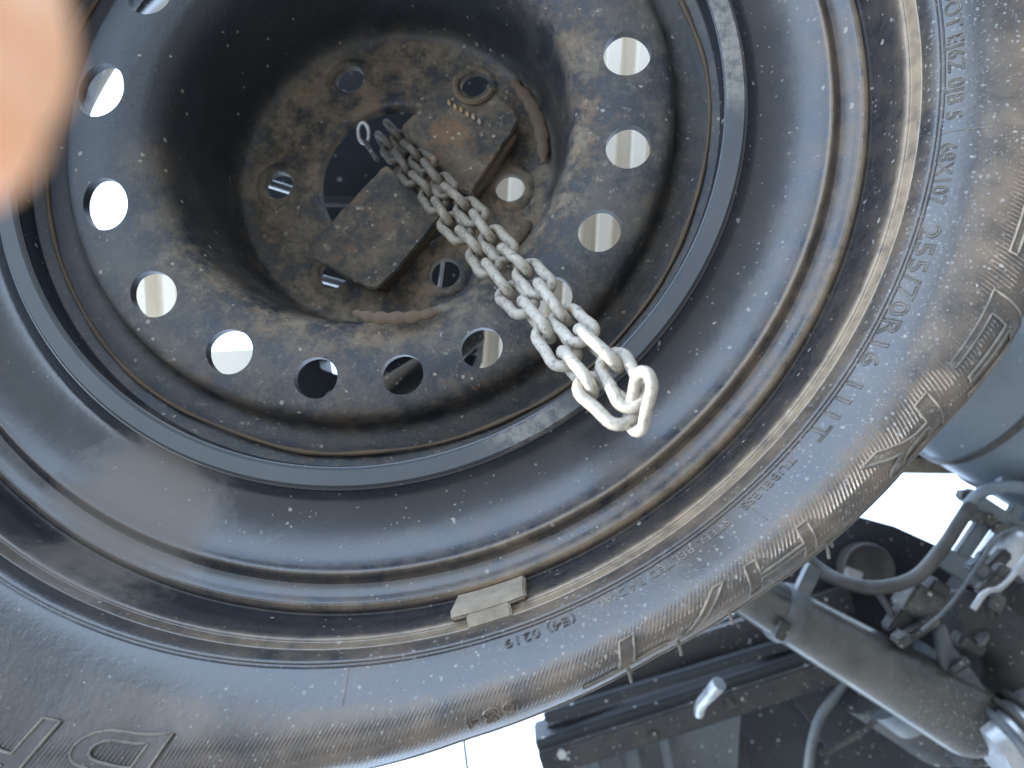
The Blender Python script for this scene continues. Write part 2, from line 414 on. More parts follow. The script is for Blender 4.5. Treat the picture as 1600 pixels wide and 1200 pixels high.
# disc
df = smoothprof([(45, 2.5), (45.2, -2.5), (47.2, -4.4), (52, -3.6), (62, -2.6), (78, -2.4), (88, -4.6), (92.0, -8.5), (94.6, -17), (96.8, -34), (99.4, -52), (103, -64), (108.5, -70.4), (114, -72.6),
      (122, -74.2), (131, -75), (140, -74.8), (146.5, -73.6), (149.6, -70), (151, -64), (152.5, -60.5), (156, -58.8), (161, -59.6), (167, -64), (172, -67.5)], 3)
db = [(172, -63.5), (166, -60.2), (160, -56.6), (153, -56), (149.5, -58), (147.5, -62), (144, -69.6), (131, -71), (118, -69.6), (109, -66), (104.6, -60), (102.6, -50), (99.6, -32), (96.6, -14), (92, -1), (84, 1.6), (60, 2.4)]
disc = link('disc', lathe('disc', df + db, 256), DISC, wheel)
cut = []
def cyl(cx, cy, a, b, rot, z0, z1, n=40):
    v = []; f = []
    for z in (z0, z1):
        for i in range(n):
            t = 2 * math.pi * i / n; x = a * math.cos(t); y = b * math.sin(t)
            v.append(((cx + x * math.cos(rot) - y * math.sin(rot)) * .001, (cy + x * math.sin(rot) + y * math.cos(rot)) * .001, z * .001))
    f = [tuple(range(n)), tuple(range(n, 2 * n))] + [(i, (i + 1) % n, (i + 1) % n + n, i + n) for i in range(n)]
    return v, f
def cutter(items):
    V = []; Fc = []
    for v, f in items:
        b = len(V); V += v; Fc += [tuple(x + b for x in q) for q in f]
    o = bpy.data.objects.new('cutter', tomesh('cutter', V, Fc)); col.objects.link(o); o.matrix_world = W.copy(); return o
VENT = [((156, 140), 37, 46), ((163, 318), 35, 45), ((239, 459), 35, 41), ((358, 549), 36, 38), ((493, 590), 33, 35), ((628, 585), 32, 34), ((752, 543), 32, 34),
        ((861, 464), 32, 35), ((937, 360), 33, 36), ((982, 229), 35, 37), ((980, 83), 37, 38)]
items = []; rings = []
def vent_at(x, y, ra, ta):
    a = math.atan2(y, x); items.append(cyl(x, y, ra, ta, a, -90, -58)); rings.append((x, y, ra, ta, a))
for (u, v), ra, ta in VENT:
    p = onz(u, v, -.075) * 1000; d = (R.transposed() @ (p * .001 - CAM)).z * 1000
    vent_at(p.x, p.y, ra * d / F, ta * d / F)
for a in (-40, -62, -85, -108, -132, -156):
    vent_at(131 * math.cos(math.radians(a)), 131 * math.sin(math.radians(a)), 11.3, 11.8)
BOLT = [(547, 124), (742, 133), (436, 290), (797, 293), (521, 428), (695, 427)]
bolts = []
for u, v in BOLT:
    p = onz(u, v, -.0025) * 1000; bolts.append(p); items.append(cyl(p.x, p.y, 8.6, 8.6, 0, -12, 12))
bpy.context.view_layer.update()
apply_bool(disc, [cutter(items)])
disc.data.materials.clear(); disc.data.materials.append(DISC)
for p in disc.data.polygons: p.use_smooth = True
disc.data.set_sharp_from_angle(angle=math.radians(30))
# bolt seats: coned raised rings
for p in bolts:
    me = lathe('bolt_seat', smoothprof([(8.4, -1.0), (8.6, -3.0), (9.4, -3.7), (11.0, -3.9), (13.0, -3.4), (15.6, -2.2)], 3) + [(15.6, -1.2), (8.6, -.8)], 40)
    me.transform(Matrix.Translation((p.x * .001, p.y * .001, 0)))
    link('bolt_seat', me, DISC, wheel, smooth=40)
# raised welded ribs on the hub disc
def arcrib(pts, z0, z1, wd):
    c = curve3([onz(u, v, z0) for u, v in pts], 6)
    me = tube('stiffening_rib', c, [wd * (.12 + .88 * math.sin(math.pi * (i + .3) / (len(c) - .4)) ** .5 + .18 * math.sin(i * 2.1)) for i in range(len(c))], 12)
    me.transform(Matrix.Translation((0, 0, -z0)) @ Matrix.Identity(4)); me.transform(Matrix.Diagonal((1, 1, .45, 1))); me.transform(Matrix.Translation((0, 0, z0)))
    link('stiffening_rib', me, RUST, wheel, smooth=50)
arcrib([(800, 125), (828, 160), (846, 205), (850, 255)], -.0090, 0, .0042)
arcrib([(552, 488), (590, 497), (640, 496), (690, 486)], -.0745, 0, .0030)
arcrib([(828, 345), (816, 365), (800, 388)], -.0105, 0, .0036)
# tyre
TP = smoothprof([(238.0, -108), (238.5, -114.5), (240.3, -118.4), (241.3, -119.2), (242.0, -119.0), (245, -122.0), (250, -126.6), (255, -130.4), (259.6, -132.4), (263.4, -132.0), (266.2, -129.4), (268.6, -124.6),
       (271.4, -116.5), (274.4, -106), (279, -88), (284.5, -66), (290, -40), (295, -12), (297, 8), (293, 28), (280, 42), (262, 48), (240, 38), (220, 12), (217.5, -2)], 4)
EXA = [(-180, 20), (-60, 24), (-30, 22), (0, 18), (18, 13), (32, 4), (46, -1.5), (54, -3), (62, -1.5), (69, .5), (76, 5), (86, 12), (93, 22), (102, 32), (112, 35), (140, 30), (180, 20)]
def ext(a):
    "the old tyre sits a little uneven on its rim: extra section height by azimuth (radians), mm"
    d = math.degrees(a); d = (d + 180) % 360 - 180
    for (a0, e0), (a1, e1) in zip(EXA, EXA[1:]):
        if d <= a1:
            t = (d - a0) / (a1 - a0); t = t * t * (3 - 2 * t) if abs(e1 - e0) > 6 else t
            return e0 + (e1 - e0) * t
def bulge(v):
    r = math.hypot(v.x, v.y) * 1000; a = math.atan2(v.y, v.x)
    k = max(0, min(1, (r - 243) / 24)); k = k * k * (3 - 2 * k)
    if k: q = (r + ext(a) * k) / r; v.x *= q; v.y *= q
    return v
TYM = lathe('tyre', TP + [(219, -10), (236, 0), (270, 20), (282, 0), (270, -70), (256, -110), (240, -100)], 300)
for q in TYM.vertices: bulge(q.co)
tyre = link('tyre', TYM, RUB, wheel, smooth=45)
# arc-length map of the visible sidewall
SW_ = [p for p in TP if p[0] > 241.5 and p[1] < -60]
LEN = [0]
for a, b in zip(SW_, SW_[1:]): LEN.append(LEN[-1] + math.hypot(b[0] - a[0], b[1] - a[1]))
def side(s):
    s = max(0, min(s, LEN[-1] - 1e-6))
    for i in range(len(LEN) - 1):
        if s <= LEN[i + 1]: break
    t = (s - LEN[i]) / (LEN[i + 1] - LEN[i]); a, b = SW_[i], SW_[i + 1]
    dx, dz = (b[0] - a[0]), (b[1] - a[1]); l = math.hypot(dx, dz)
    return a[0] + dx * t, a[1] + dz * t, dz / l, -dx / l
def sofr(r):
    for i in range(len(LEN) - 1):
        if SW_[i + 1][0] >= r: return LEN[i] + (LEN[i + 1] - LEN[i]) * (r - SW_[i][0]) / (SW_[i + 1][0] - SW_[i][0])
def wrap(a, s, h):
    r, z, nr, nz = side(s)
    r += nr * h; z += nz * h
    return bulge(Vector((r * math.cos(a), r * math.sin(a), z)) * .001)
def lettering(txt, a0, r0, size, mat, name='raised_lettering', outline=0, depth=.5, shear=0, a1=None, plinth=False):
    "text laid round the sidewall from azimuth a0 to a1 (degrees), letters standing outwards from radius r0 (mm)"
    cu = bpy.data.curves.new('t', 'FONT'); cu.body = txt; cu.size = size; cu.shear = shear; cu.resolution_u = 4
    cu.space_character = 1.08
    if outline: cu.fill_mode = 'NONE'
    else: cu.extrude = depth
    o = bpy.data.objects.new('t', cu); col.objects.link(o); bpy.context.view_layer.update()
    me = bpy.data.meshes.new_from_object(o.evaluated_get(bpy.context.evaluated_depsgraph_get()))
    bpy.data.objects.remove(o)
    s0 = sofr(r0); rm = r0 + size * .35
    xs = [v.co.x for v in me.vertices]; x0 = min(xs)
    width = math.radians(a1 - a0) * rm / (max(xs) - x0)
    bm = bmesh.new(); bm.from_mesh(me)
    for v in bm.verts: v.co.x = (v.co.x - x0) * width
    for _ in range(5):
        e = [x for x in bm.edges if x.calc_length() > 2.5]
        if not e: break
        bmesh.ops.subdivide_edges(bm, edges=e, cuts=1)
        bmesh.ops.triangulate(bm, faces=[f for f in bm.faces if len(f.verts) > 4])
    if not outline:
        for v in bm.verts: v.co = wrap(math.radians(a0) + v.co.x / rm, s0 + v.co.y, v.co.z)
        bm.to_mesh(me); bm.free(); me.update()
        return link(name, me, mat, tyre, smooth=40)
    # trace the outline loops and lay a thin raised bead along them
    bm.verts.ensure_lookup_table(); seen = set(); V = []; Fc = []
    for v0 in bm.verts:
        if v0.index in seen or not v0.link_edges: continue
        loop = [v0]; seen.add(v0.index); cur = v0
        while True:
            nx = [e.other_vert(cur) for e in cur.link_edges if e.other_vert(cur).index not in seen]
            if not nx: break
            cur = nx[0]; seen.add(cur.index); loop.append(cur)
        pts = [wrap(math.radians(a0) + v.co.x / rm, s0 + v.co.y, .12 if not plinth else .42) for v in loop]
        q = [p for i, p in enumerate(pts) if (p - pts[i - 1]).length > 1e-5]
        if len(q) < 4: continue
        tm = tube('x', q, outline * .001, 6, loop=True); k = len(V)
        V += [v.co.copy() for v in tm.vertices]; Fc += [tuple(i + k for i in p.vertices) for p in tm.polygons]
        bpy.data.meshes.remove(tm)
    bm.free()
    if plinth: lettering(txt, a0, r0, size, RUB, name, 0, .40, shear, a1)
    return link(name, tomesh(name, V, Fc), mat, tyre, smooth=50)
lettering('DOT EJ6Z 0JB 5', -9.6, 243.4, 6.2, DUSTLIP, outline=.26, a1=3)
lettering('68X107', 5.3, 243.0, 6.6, DUSTLIP, outline=.24, a1=11)
lettering('255/70R16 111T', 13.0, 243.0, 7.8, DUSTLIP, outline=.30, a1=34)
lettering('TUBELESS', 36.2, 243.6, 4.2, DUSTLIP, depth=.35, a1=42)
lettering('STEEL BELTED RADIAL', 43.5, 243.8, 4.2, DUSTLIP, depth=.3, a1=56)
lettering('(E4) 0219', 58.0, 244.0, 4.8, RUB, outline=.18, a1=64)
lettering('684', 64.0, 261.0, 7.0, RUB, outline=.35, a1=68)
for t, b0, b1 in (('D', -17.2, -10.4), ('U', -8.8, -2), ('E', -.4, 5.8), ('L', 8.4, 14.6), ('E', 17.6, 25.2), ('R', 26.8, 34.2), ('H', 39.6, 46), ('/', 47, 51.6), ('T', 52.6, 59.4)):
    lettering(t, b0, 258.2, 15.2, DUSTLIP, outline=.46, a1=b1, shear=.12, plinth=True)
for i, t in enumerate('BRIDG'): lettering(t, 89.5 + i * 8.6, 255.2, 15.6, DUSTLIP, outline=.50, a1=96.7 + i * 8.6, shear=.25, plinth=True)
# ribbed decorative band
def ribs():
    V = []; Fc = []; s0 = sofr(253.8); s1 = sofr(271.0); st = 7
    a = -22.0
    while a < 128:
        # fades out towards the lower left as on the mould
        lo = s0 + (0 if a < 78 else (a - 78) * .12)
        for q in range(st + 1):
            s = lo + (s1 - lo) * q / st; aa = math.radians(a + 4.6 * q / st)
            h = .34 if 0 < q < st else 0
            for da, hh in ((-.085, -.06), (0, h), (.085, -.06)):
                V.append(wrap(aa + math.radians(da), s, hh))
        b = len(V) - 3 * (st + 1)
        for q in range(st):
            for k in (0, 1): Fc.append((b + q * 3 + k, b + q * 3 + k + 1, b + q * 3 + 3 + k + 1, b + q * 3 + 3 + k))
        a += .335
    o = link('fine_rib_band', tomesh('fine_rib_band', V, Fc), RUB, tyre); o['kind'] = 'stuff'
ribs()
# shoulder line ridge, radial mould seams, rubber vent spews
def ridge(name, s, a0, a1, rad, mat):
    n = 120
    return link(name, tube(name, [wrap(math.radians(a0 + (a1 - a0) * i / n), s, .05) for i in range(n + 1)], rad, 6), mat, tyre, smooth=60)
ridge('shoulder_ridge', sofr(272.2), -25, 130, .0006, DUSTLIP)
ridge('bead_ridge', sofr(242.6), -180, 180, .00035, RUB)
for a in (4.2, 41.5, 77):
    link('mould_seam', tube('mould_seam', [wrap(math.radians(a), sofr(242.6) + q, .02) for q in (0, 3, 6, 9, 12)], .00028, 6), DUSTLIP, tyre)
random.seed(4)
for u, v, l in ((1292, 848, 26), (1145, 962, 22), (1066, 1012, 24), (985, 1052, 24), (1296, 842, 12), (240, 1168, 14)):
    p = onz(u, v, -.126); a = math.atan2(p.y, p.x)
    b = wrap(a, sofr(268.4), 0); e = b + (onz(u + 6, v + l, -.128) - onz(u, v, -.128)) * 1.0
    link('rubber_spew', tube('rubber_spew', [b, b.lerp(e, .5) + Vector((0, 0, -.0006)), e], [.0007, .0006, .0005], 7), DUSTLIP, tyre, smooth=60)
# wheel weight clipped over the flange
def arcbox(name, a0, a1, prof, mat, n=14):
    return link(name, bevel(lathe(name, prof, n, True, a0, a1), .0007, 2), mat, wheel, smooth=40)
pa = [math.degrees(math.atan2(onz(u, v, -.105).y, onz(u, v, -.105).x)) for u, v in ((822, 925), (705, 955), (802, 950), (735, 970))]
arcbox('balance_weight', pa[0], pa[1], [(228.0, -87.6), (229.2, -95), (230.8, -106.6), (233.8, -109.6), (235.2, -107), (232, -92)], WEIGHT)
arcbox('balance_weight_clip', pa[2], pa[3], [(233.2, -109.2), (234, -111.8), (238.2, -113.4), (239.4, -112), (237.2, -108)], WEIGHT, 8)
# ================================================================== carrier bracket
brk = thing('carrier_bracket', 'rusty flat steel retainer bar across the hub bore, with the chain passing through', 'bracket', (0, 0, -.012))
zA = -.0155
def ragged(P, seed):
    random.seed(seed); out = []
    for i, p in enumerate(P):
        q = P[(i + 1) % len(P)]; n = max(1, int(math.hypot(q[0] - p[0], q[1] - p[1]) / 9))
        for k in range(n):
            t = k / n; out.append((p[0] + (q[0] - p[0]) * t + random.uniform(-1.1, 1.1), p[1] + (q[1] - p[1]) * t + random.uniform(-1.1, 1.1)))
    return out
A = [(628, 196), (664, 160), (702, 127), (714, 122), (722, 140), (738, 152), (757, 143), (760, 128), (778, 146), (802, 172), (809, 187), (803, 202), (770, 252), (735, 304), (716, 296), (690, 262), (655, 232)]
B = [(603, 256), (578, 281), (540, 322), (500, 366), (479, 391), (485, 403), (520, 421), (574, 449), (590, 452), (622, 420), (662, 372), (690, 336), (672, 318), (640, 290)]
C = [(603, 256), (628, 196), (655, 232), (690, 262), (716, 296), (690, 336), (640, 290)]
link('retainer_plate', slab('retainer_plate', [onz(u, v, zA) for u, v in ragged(A, 1)], .0036, Vector((0, 0, 1)), .0009), BRK, brk, smooth=30)
link('retainer_plate', slab('retainer_plate', [onz(u, v, zA) for u, v in ragged(B, 2)], .0036, Vector((0, 0, 1)), .0009), BRK, brk, smooth=30)
link('bridge_channel', slab('bridge_channel', [onz(u, v, zA + .0065) for u, v in [(612, 270), (640, 215), (668, 246), (712, 300), (684, 338), (650, 300)]], .0045, Vector((0, 0, 1)), .0008), RUST, brk, smooth=30)
# folded lips along the lower right edge
def lip(a, b, h=.0078, inset=0):
    p, q = onz(*a, zA), onz(*b, zA); d = (q - p).normalized(); n = Vector((d.y, -d.x, 0))
    link('folded_lip', box('folded_lip', (p + q) / 2 + Vector((0, 0, h / 2 + .0030)) , (q - p) / 2, n * .0022, Vector((0, 0, h / 2)), .0007), RUST, brk, smooth=40)
lip((590, 446), (686, 338)); lip((738, 298), (803, 204))
lip((606, 262), (486, 388), .006)
# weld beads beside the bolt hole
for i in range(6):
    u, v = 702 + i * 9.5, 160 + i * 5.6 + (i % 2) * 1.5
    p = onz(u, v, zA - .0006)
    me = tube('weld_bead', [p + Vector((-.0006, -.0016, .0004)), p, p + Vector((.0006, .0016, .0004))], [.0007, .0013, .0007], 8)
    link('weld_bead', me, WEIGHT if i > 3 else plain('weld_scale', (.20, .13, .05), (.34, .25, .11), .6, 200), brk, smooth=60)
# rusty rim of the hole above the plate
p = onz(741, 134, zA)
me = lathe('hole_collar', [(9.3, 0), (9.5, -1.6), (11.0, -2.2), (12.4, -1.2), (12.4, 4), (9.3, 4)], 36, True, 10, 200); me.transform(Matrix.Translation(p))
link('hole_collar', me, RUST, brk, smooth=40)
# ================================================================== chain
TIP = at(968, 618, .222); TOP = at(606, 212, .408)
chain = thing('steel_chain', 'galvanised chain hanging doubled from the hub bore, bright at its looped end', 'chain', TOP)
LD = (TIP - TOP).normalized()
view = (TIP - CAM).normalized()
SIDE = LD.cross((TOP.lerp(TIP, .6) - CAM).normalized()).normalized()
if (R.transposed() @ SIDE).x < 0: SIDE = -SIDE
NRM = LD.cross(SIDE).normalized()
WR = .0022
def linkmesh():
    pts = []; L = .0112; r = .0049
    for i in range(10):
        t = -math.pi / 2 + math.pi * i / 9; pts.append(Vector((L - r + r * math.cos(t), r * math.sin(t), 0)))
    pts.append(Vector((0, r * .93, 0)))
    for i in range(10):
        t = math.pi / 2 + math.pi * i / 9; pts.append(Vector((-(L - r) + r * math.cos(t), r * math.sin(t), 0)))
    pts.append(Vector((0, -r * .93, 0)))
    me = tube('link', pts, WR, 12, loop=True)
    return me
LK = linkmesh(); LK.materials.append(CHN)
for p in LK.polygons: p.use_smooth = True
def put_link(c, d, twist, sc=1.0):
    d = d.normalized(); n = (NRM - d * NRM.dot(d)).normalized(); s = n.cross(d)
    a = math.radians(twist); y = s * math.cos(a) + n * math.sin(a); z = d.cross(y)
    me = LK.copy(); o = bpy.data.objects.new('link', me); col.objects.link(o)
    m = Matrix((d, y, z)).transposed().to_4x4(); m.translation = c
    # geometry is kept in the chain's own space so the painted light follows the place on the chain
    me.transform(m @ Matrix.Scale(sc, 4))
    o.parent = chain; me.transform(Matrix.Translation(-TOP)); return o
PITCH = .0172
random.seed(11)
def strand(off, start, twist0, n, swing):
    "links from the loop end upwards"
    p = start.copy()
    tot = (TIP - TOP).length
    for i in range(n):
        s = (p - TIP).dot(-LD)
        # strands close up towards the top
        
        nx = TIP - LD * (s + PITCH) + SIDE * (off * (1 - .2 * min(1, (s + PITCH) / tot)) + .0009 * math.sin((i + 1) * 1.7 + swing)) + NRM * (.0008 * math.sin(i * 2.3 + swing))
        d = (nx - p)
        put_link(p + d * .5, d, twist0 + (i % 2) * 84 + random.uniform(-7, 7))
        p = p + d.normalized() * PITCH
# loop end: one link across the bottom, then the two strands
def between(p, q, tw, sc=1.0):
    put_link((p + q) / 2, q - p, tw, sc)
between(at(1006, 600, .214), at(994, 655, .219), 14, .92)
strand(.0052, at(990, 625, .221), 8, 16, 0)
strand(-.0052, at(975, 652, .222), 16, 16, 2)
# bright shackle at the upper end in the bore
sh = thing('snap_hook', 'small shiny zinc hook in the dark bore at the top of the chain', 'hook', at(568, 208, .40))
c = at(568, 208, .40)
pts = [c + R @ Vector((math.cos(t) * .0032 - .0, math.sin(t) * .0055, math.sin(t) * .002)) for t in [2 * math.pi * i / 16 for i in range(16)]]
link('hook_eye', tube('hook_eye', pts, .0011, 8, loop=True), LIGHTST, sh, smooth=60)
link('hook_shank', tube('hook_shank', [c + R @ Vector((.001, .005, 0)), at(578, 232, .395), at(590, 250, .39)], .0015, 8), FIT, sh, smooth=60)
# ================================================================== things behind the wheel
# cream floor panel with pressed ribs
fp = thing('floor_panel', 'cream pressed vehicle floor panel seen bright through the vent holes on the right', 'panel', onz(700, 250, .25))
def pressed(name, poly0, nrib, z, depth, mat, parent, ang):
    "ribbed sheet between u0..u1: trapezoid corrugation whose ribs run along v"
    (u0, u1, v0, v1) = poly0; V = []; Fc = []; cols = []
    for i in range(nrib):
        b = u0 + (u1 - u0) * i / nrib; wd = (u1 - u0) / nrib
        cols += [(b, 0), (b + wd * .42, 0), (b + wd * .56, 1), (b + wd * .86, 1)]
    cols.append((u1, 0))
    for u, h in cols:
        for v in (v0, v1): 
            V.append(onz(u + (ang * (v - v0) / (v1 - v0)), v, z) + Vector((0, 0, h * depth)))
    m = len(V)
    V += [p + Vector((0, 0, .002)) for p in V]
    for i in range(len(cols) - 1):
        a = 2 * i; Fc.append((a, a + 1, a + 3, a + 2)); Fc.append((a + m, a + 2 + m, a + 3 + m, a + 1 + m))
    return link(name, tomesh(name, V, Fc), mat, parent)
pressed('floor_sheet', (774, 1200, -140, 700), 9, .26, .014, CREAM, fp, -48)
pressed('floor_sheet', (178, 420, -140, 500), 5, .30, .014, CREAM, fp, 30)
link('floor_flange', slab('floor_flange', [onz(u, v, .24) for u, v in ((250, 552), (470, 541), (470, 640), (250, 650))], .02), CREAM, fp)
bu = thing('sun_blocker', 'dark bumper bar beyond the left edge, shading the underbody', 'blocker', (-1.3, .1, .35))
link('blocker_bar', box('blocker_bar', (-1.3, .2, .36), (.03, 0, 0), (0, 1.3, 0), (0, 0, .28), .01), DARK, bu, smooth=40)  # unseen bar, added only to keep the sun off the undercarriage
# hoist cross member (dark) behind the hub
hc = thing('hoist_crossmember', 'dark steel crossmember above the hub, seen through the bore and lower vents', 'crossmember', onz(600, 250, .12))
for zz, poly in ((.110, [(398, -120), (790, -120), (772, 120), (766, 300), (758, 420), (750, 500), (744, 552), (440, 552), (440, 500), (430, 400), (398, 330)]),
                 (.118, [(440, 500), (494, 540), (500, 576), (528, 585), (536, 600), (508, 614), (499, 630), (520, 700), (440, 700)]),
                 (.118, [(532, 540), (750, 500), (746, 552), (735, 580), (712, 600), (700, 700), (520, 700), (511, 627), (540, 600)])):
    link('web_plate', slab('web_plate', [onz(u, v, zz) for u, v in poly], .03), DARK, hc)
link('edge_tube', tube('edge_tube', [onz(600, 620, .085), onz(640, 596, .08), onz(690, 560, .085), onz(745, 520, .10)], [.012, .012, .010, .008], 16), DARKB, hc, smooth=50)
link('bolt_head', lathe('bolt_head', [(0.1, -6), (8, -5.6), (9, -4), (9, 6), (.1, 6)], 12), BLUEST, hc).location = onz(748, 540, .09) - Vector(hc['_o'])
link('stay_rod', tube('stay_rod', [onz(395, 278, .05), onz(470, 302, .05)], .0030, 12), LIGHTST, hc, smooth=50)
link('stay_rod', tube('stay_rod', [onz(694, 395, .05), onz(684, 470, .05)], .0012, 10), LIGHTST, hc, smooth=50)
link('stay_rod', tube('stay_rod', [onz(505, 436, .05), onz(540, 446, .05)], .0030, 10), LIGHTST, hc, smooth=50)
link('cross_strip', slab('cross_strip', [onz(u, v, .06) for u, v in ((480, 303), (560, 306), (560, 322), (480, 320))], .003), BLUEST, hc)
# ================================================================== undercarriage, lower right
def cone(name, a, b, ra, rb, mat, parent, n=40, endr=0, **k):
    a, b = Vector(a), Vector(b); pts = []; rs = []
    for i in range(9):
        pts.append(a.lerp(b, i / 8)); rs.append(ra + (rb - ra) * i / 8)
    if endr:
        d = (b - a).normalized()
        for i in range(1, 7):
            t = i / 6 * math.pi / 2 * .96; pts.append(b + d * endr * math.sin(t)); rs.append(rb * (math.cos(t) * .75 + .25) if i < 6 else rb * .22)
    return link(name, tube(name, pts, rs, n), mat, parent, smooth=50, **k)
dp = thing('exhaust_pipe', 'thick road-worn metal tube with clamp band running to the lower right corner', 'pipe', at(1380, 1040, .62))
cone('pipe_body', at(1150, 915, .60), at(1505, 1118, .60), .0215, .0335, TUBE, dp, endr=.030)
link('clamp_band', tube('clamp_band', [at(1240, 966, .60), at(1232, 961, .60), at(1222, 955, .60), at(1212, 949.6, .60)], [.0245, .027, .027, .0245], 40), BARE, dp, smooth=35)
link('clamp_ear', box('clamp_ear', at(1222, 985, .572), (at(1232, 960, .57) - at(1216, 992, .57)) / 2.4, (at(1240, 975, .57) - at(1222, 966, .57)) / 2.4, Vector((0, 0, .004))), FIT, dp, smooth=40)
link('clamp_ear', box('clamp_ear', at(1262, 905, .572), (at(1272, 880, .57) - at(1250, 926, .57)) / 2.2, (at(1274, 912, .57) - at(1252, 900, .57)) / 2.2, Vector((0, 0, .006))), BARE, dp, smooth=40)
link('pipe_bracket', slab('pipe_bracket', [at(u, v, .585) for u, v in ((1462, 985), (1478, 975), (1490, 1010), (1522, 1050), (1556, 1098), (1552, 1108), (1500, 1075), (1470, 1040))], .006), BARE, dp, smooth=40)
link('pipe_bolt', tube('pipe_bolt', [at(1478, 1052, .59), at(1510, 1032, .575)], .0045, 6), FIT, dp)
# air tank, right edge
tk = thing('blue_grey_tank', 'smooth blue-grey cylinder with two dark straps at the right edge beside the tyre', 'tank', at(1580, 640, .66))
ta, tb = at(1360, 500, .66), at(1760, 742, .66); tr = .084
cone('tank_shell', ta, tb, tr, tr, BLUEST, tk, 64, endr=.05)
dd = (tb - ta).normalized()
for q in (.435, .60):
    c0 = ta.lerp(tb, q)
    link('tank_strap', tube('tank_strap', [c0 - dd * .0035, c0 - dd * .0028, c0 + dd * .0028, c0 + dd * .0035], [tr - .001, tr + .0025, tr + .0025, tr - .001], 64), HOSE, tk, smooth=40)
# tan cross rail and dark plates around the gap
cr = thing('rear_cross_rail', 'dusty tan horizontal rail between the tyre and the blue-grey tank, above the bright gap', 'rail', at(1480, 728, .70))
link('rail_bar', box('rail_bar', at(1480, 729, .71), (at(1600, 731, .71) - at(1360, 727, .71)) / 2, (at(1480, 741, .71) - at(1480, 718, .71)) / 2, Vector((0, 0, .01))), WEIGHT, cr, smooth=40)
link('backing_plate', slab('backing_plate', [at(u, v, .76) for u, v in ((1400, 640), (1600, 640), (1600, 720), (1380, 722))], .01), DARK, cr)
lp = thing('dark_side_plate', 'dark plate below the bright gap carrying a round cap', 'plate', at(1340, 880, .72))
link('plate_sheet', slab('plate_sheet', [at(u, v, .72) for u, v in ((1240, 790), (1348, 809), (1400, 823), (1462, 851), (1500, 880), (1640, 905), (1700, 1320), (1500, 1320), (1300, 1180), (1180, 1000), (1150, 900))], .01), DARK, lp)
cc = at(1354, 888, .70)
me = lathe('round_cap', smoothprof([(.5, -5), (15, -6), (23, -8.5), (25.5, -8), (26.4, -4)], 3) + [(26, 12), (.5, 12)], 40); me.transform(Matrix.Translation(cc))
link('round_cap', me, HOSE, lp, smooth=30)
link('cap_clip', box('cap_clip', at(1333, 899, .685), R @ Vector((.008, .003, 0)), R @ Vector((-.002, .006, 0)), R @ Vector((0, 0, .003))), LIGHTST, lp, smooth=40)
# louvred bracket with slots
lv = thing('slotted_bracket', 'grey slotted bracket with bright gaps between its bars at the right edge', 'bracket', at(1560, 820, .64))
BD = (1.0, -1.55)
for i, (u, v, L, wd) in enumerate(((1482, 842, 52, 7), (1519, 842, 60, 12), (1556, 838, 62, 8), (1592, 830, 80, 10))):
    p, q = at(u - L * .42, v + L * .60, .63), at(u + L * .55, v - L * .80, .63)
    d = (q - p).normalized(); sd = (R @ Vector((.84, .54, 0)))
    link('bracket_bar', box('bracket_bar', (p + q) / 2, (q - p) / 2, sd * (wd / 1050 * .63), R @ Vector((0, 0, .004))), BLUEST, lv, smooth=40)
for (p1, p2, wd) in (((1508, 772), (1625, 848), 12), ((1470, 868), (1560, 925), 16), ((1560, 752), (1640, 760), 16)):
    p, q = at(*p1, .625), at(*p2, .625); d = (q - p).normalized(); sd = d.cross(R @ Vector((0, 0, 1))).normalized()
    link('bracket_tie', box('bracket_tie', (p + q) / 2, (q - p) / 2, sd * (wd / 1050 * .62), R @ Vector((0, 0, .005))), BLUEST, lv, smooth=40)
for u, v in ((1530, 808), (1548, 812), (1566, 826), (1512, 775)):
    p = at(u, v, .61); link('bracket_nut', tube('bracket_nut', [p, p + R @ Vector((.002, .001, .012))], .0058, 6), FIT, lv)
# hoses
def hose(name, pts, rad, mat, label, cat='hose', ridged=0, parts=None):
    c = curve3([at(*p) for p in pts], 10)
    rs = [rad * (1 + ridged * (i % 2)) for i in range(len(c))]
    o = link(name, tube(name, c, rs, 14), mat, loc=c[0], smooth=60); return tag(o, label, cat)
hose('rubber_hose', [(1225, 835, .64), (1275, 885, .62), (1320, 910, .60), (1375, 918, .59), (1430, 902, .59), (1470, 860, .59), (1500, 815, .59), (1516, 790, .60)], .0060, HOSE, 'thick brown-black hose curving under the round cap up to the slotted bracket')
c = curve3([at(*p) for p in [(1512, 792, .60), (1530, 772, .60), (1560, 762, .60), (1600, 762, .60), (1660, 780, .60)]], 16)
tag(link('corrugated_hose', tube('corrugated_hose', c, [.0048 * (1 + .16 * (i % 2)) for i in range(len(c))], 14), BLUEST, loc=c[0], smooth=20), 'short ribbed pale hose at the right edge above the slotted bracket', 'hose')
hose('brake_line', [(1340, 1035, .66), (1310, 1080, .66), (1282, 1120, .66), (1268, 1165, .66), (1262, 1215, .66)], .0046, BARE, 'thicker smooth grey cable bending down to the bottom edge beneath the worn tube', 'cable')
hose('thin_cable', [(1392, 1070, .66), (1382, 1105, .66), (1352, 1140, .66), (1310, 1165, .66), (1282, 1178, .66)], .0026, FIT, 'thin light cable curving left beneath the worn tube', 'cable')
hose('loose_wire', [(724, 1150, .60), (727, 1175, .60), (732, 1215, .60)], .0013, DARKB, 'thin dark wire crossing the white gap at the bottom edge', 'wire')
hose('bracket_wire', [(1440, 985, .57), (1470, 960, .57), (1500, 925, .57), (1530, 880, .57), (1560, 838, .57), (1588, 826, .57)], .0016, BARE, 'thin stiff wire running diagonally past the connector to the slotted bracket', 'wire')
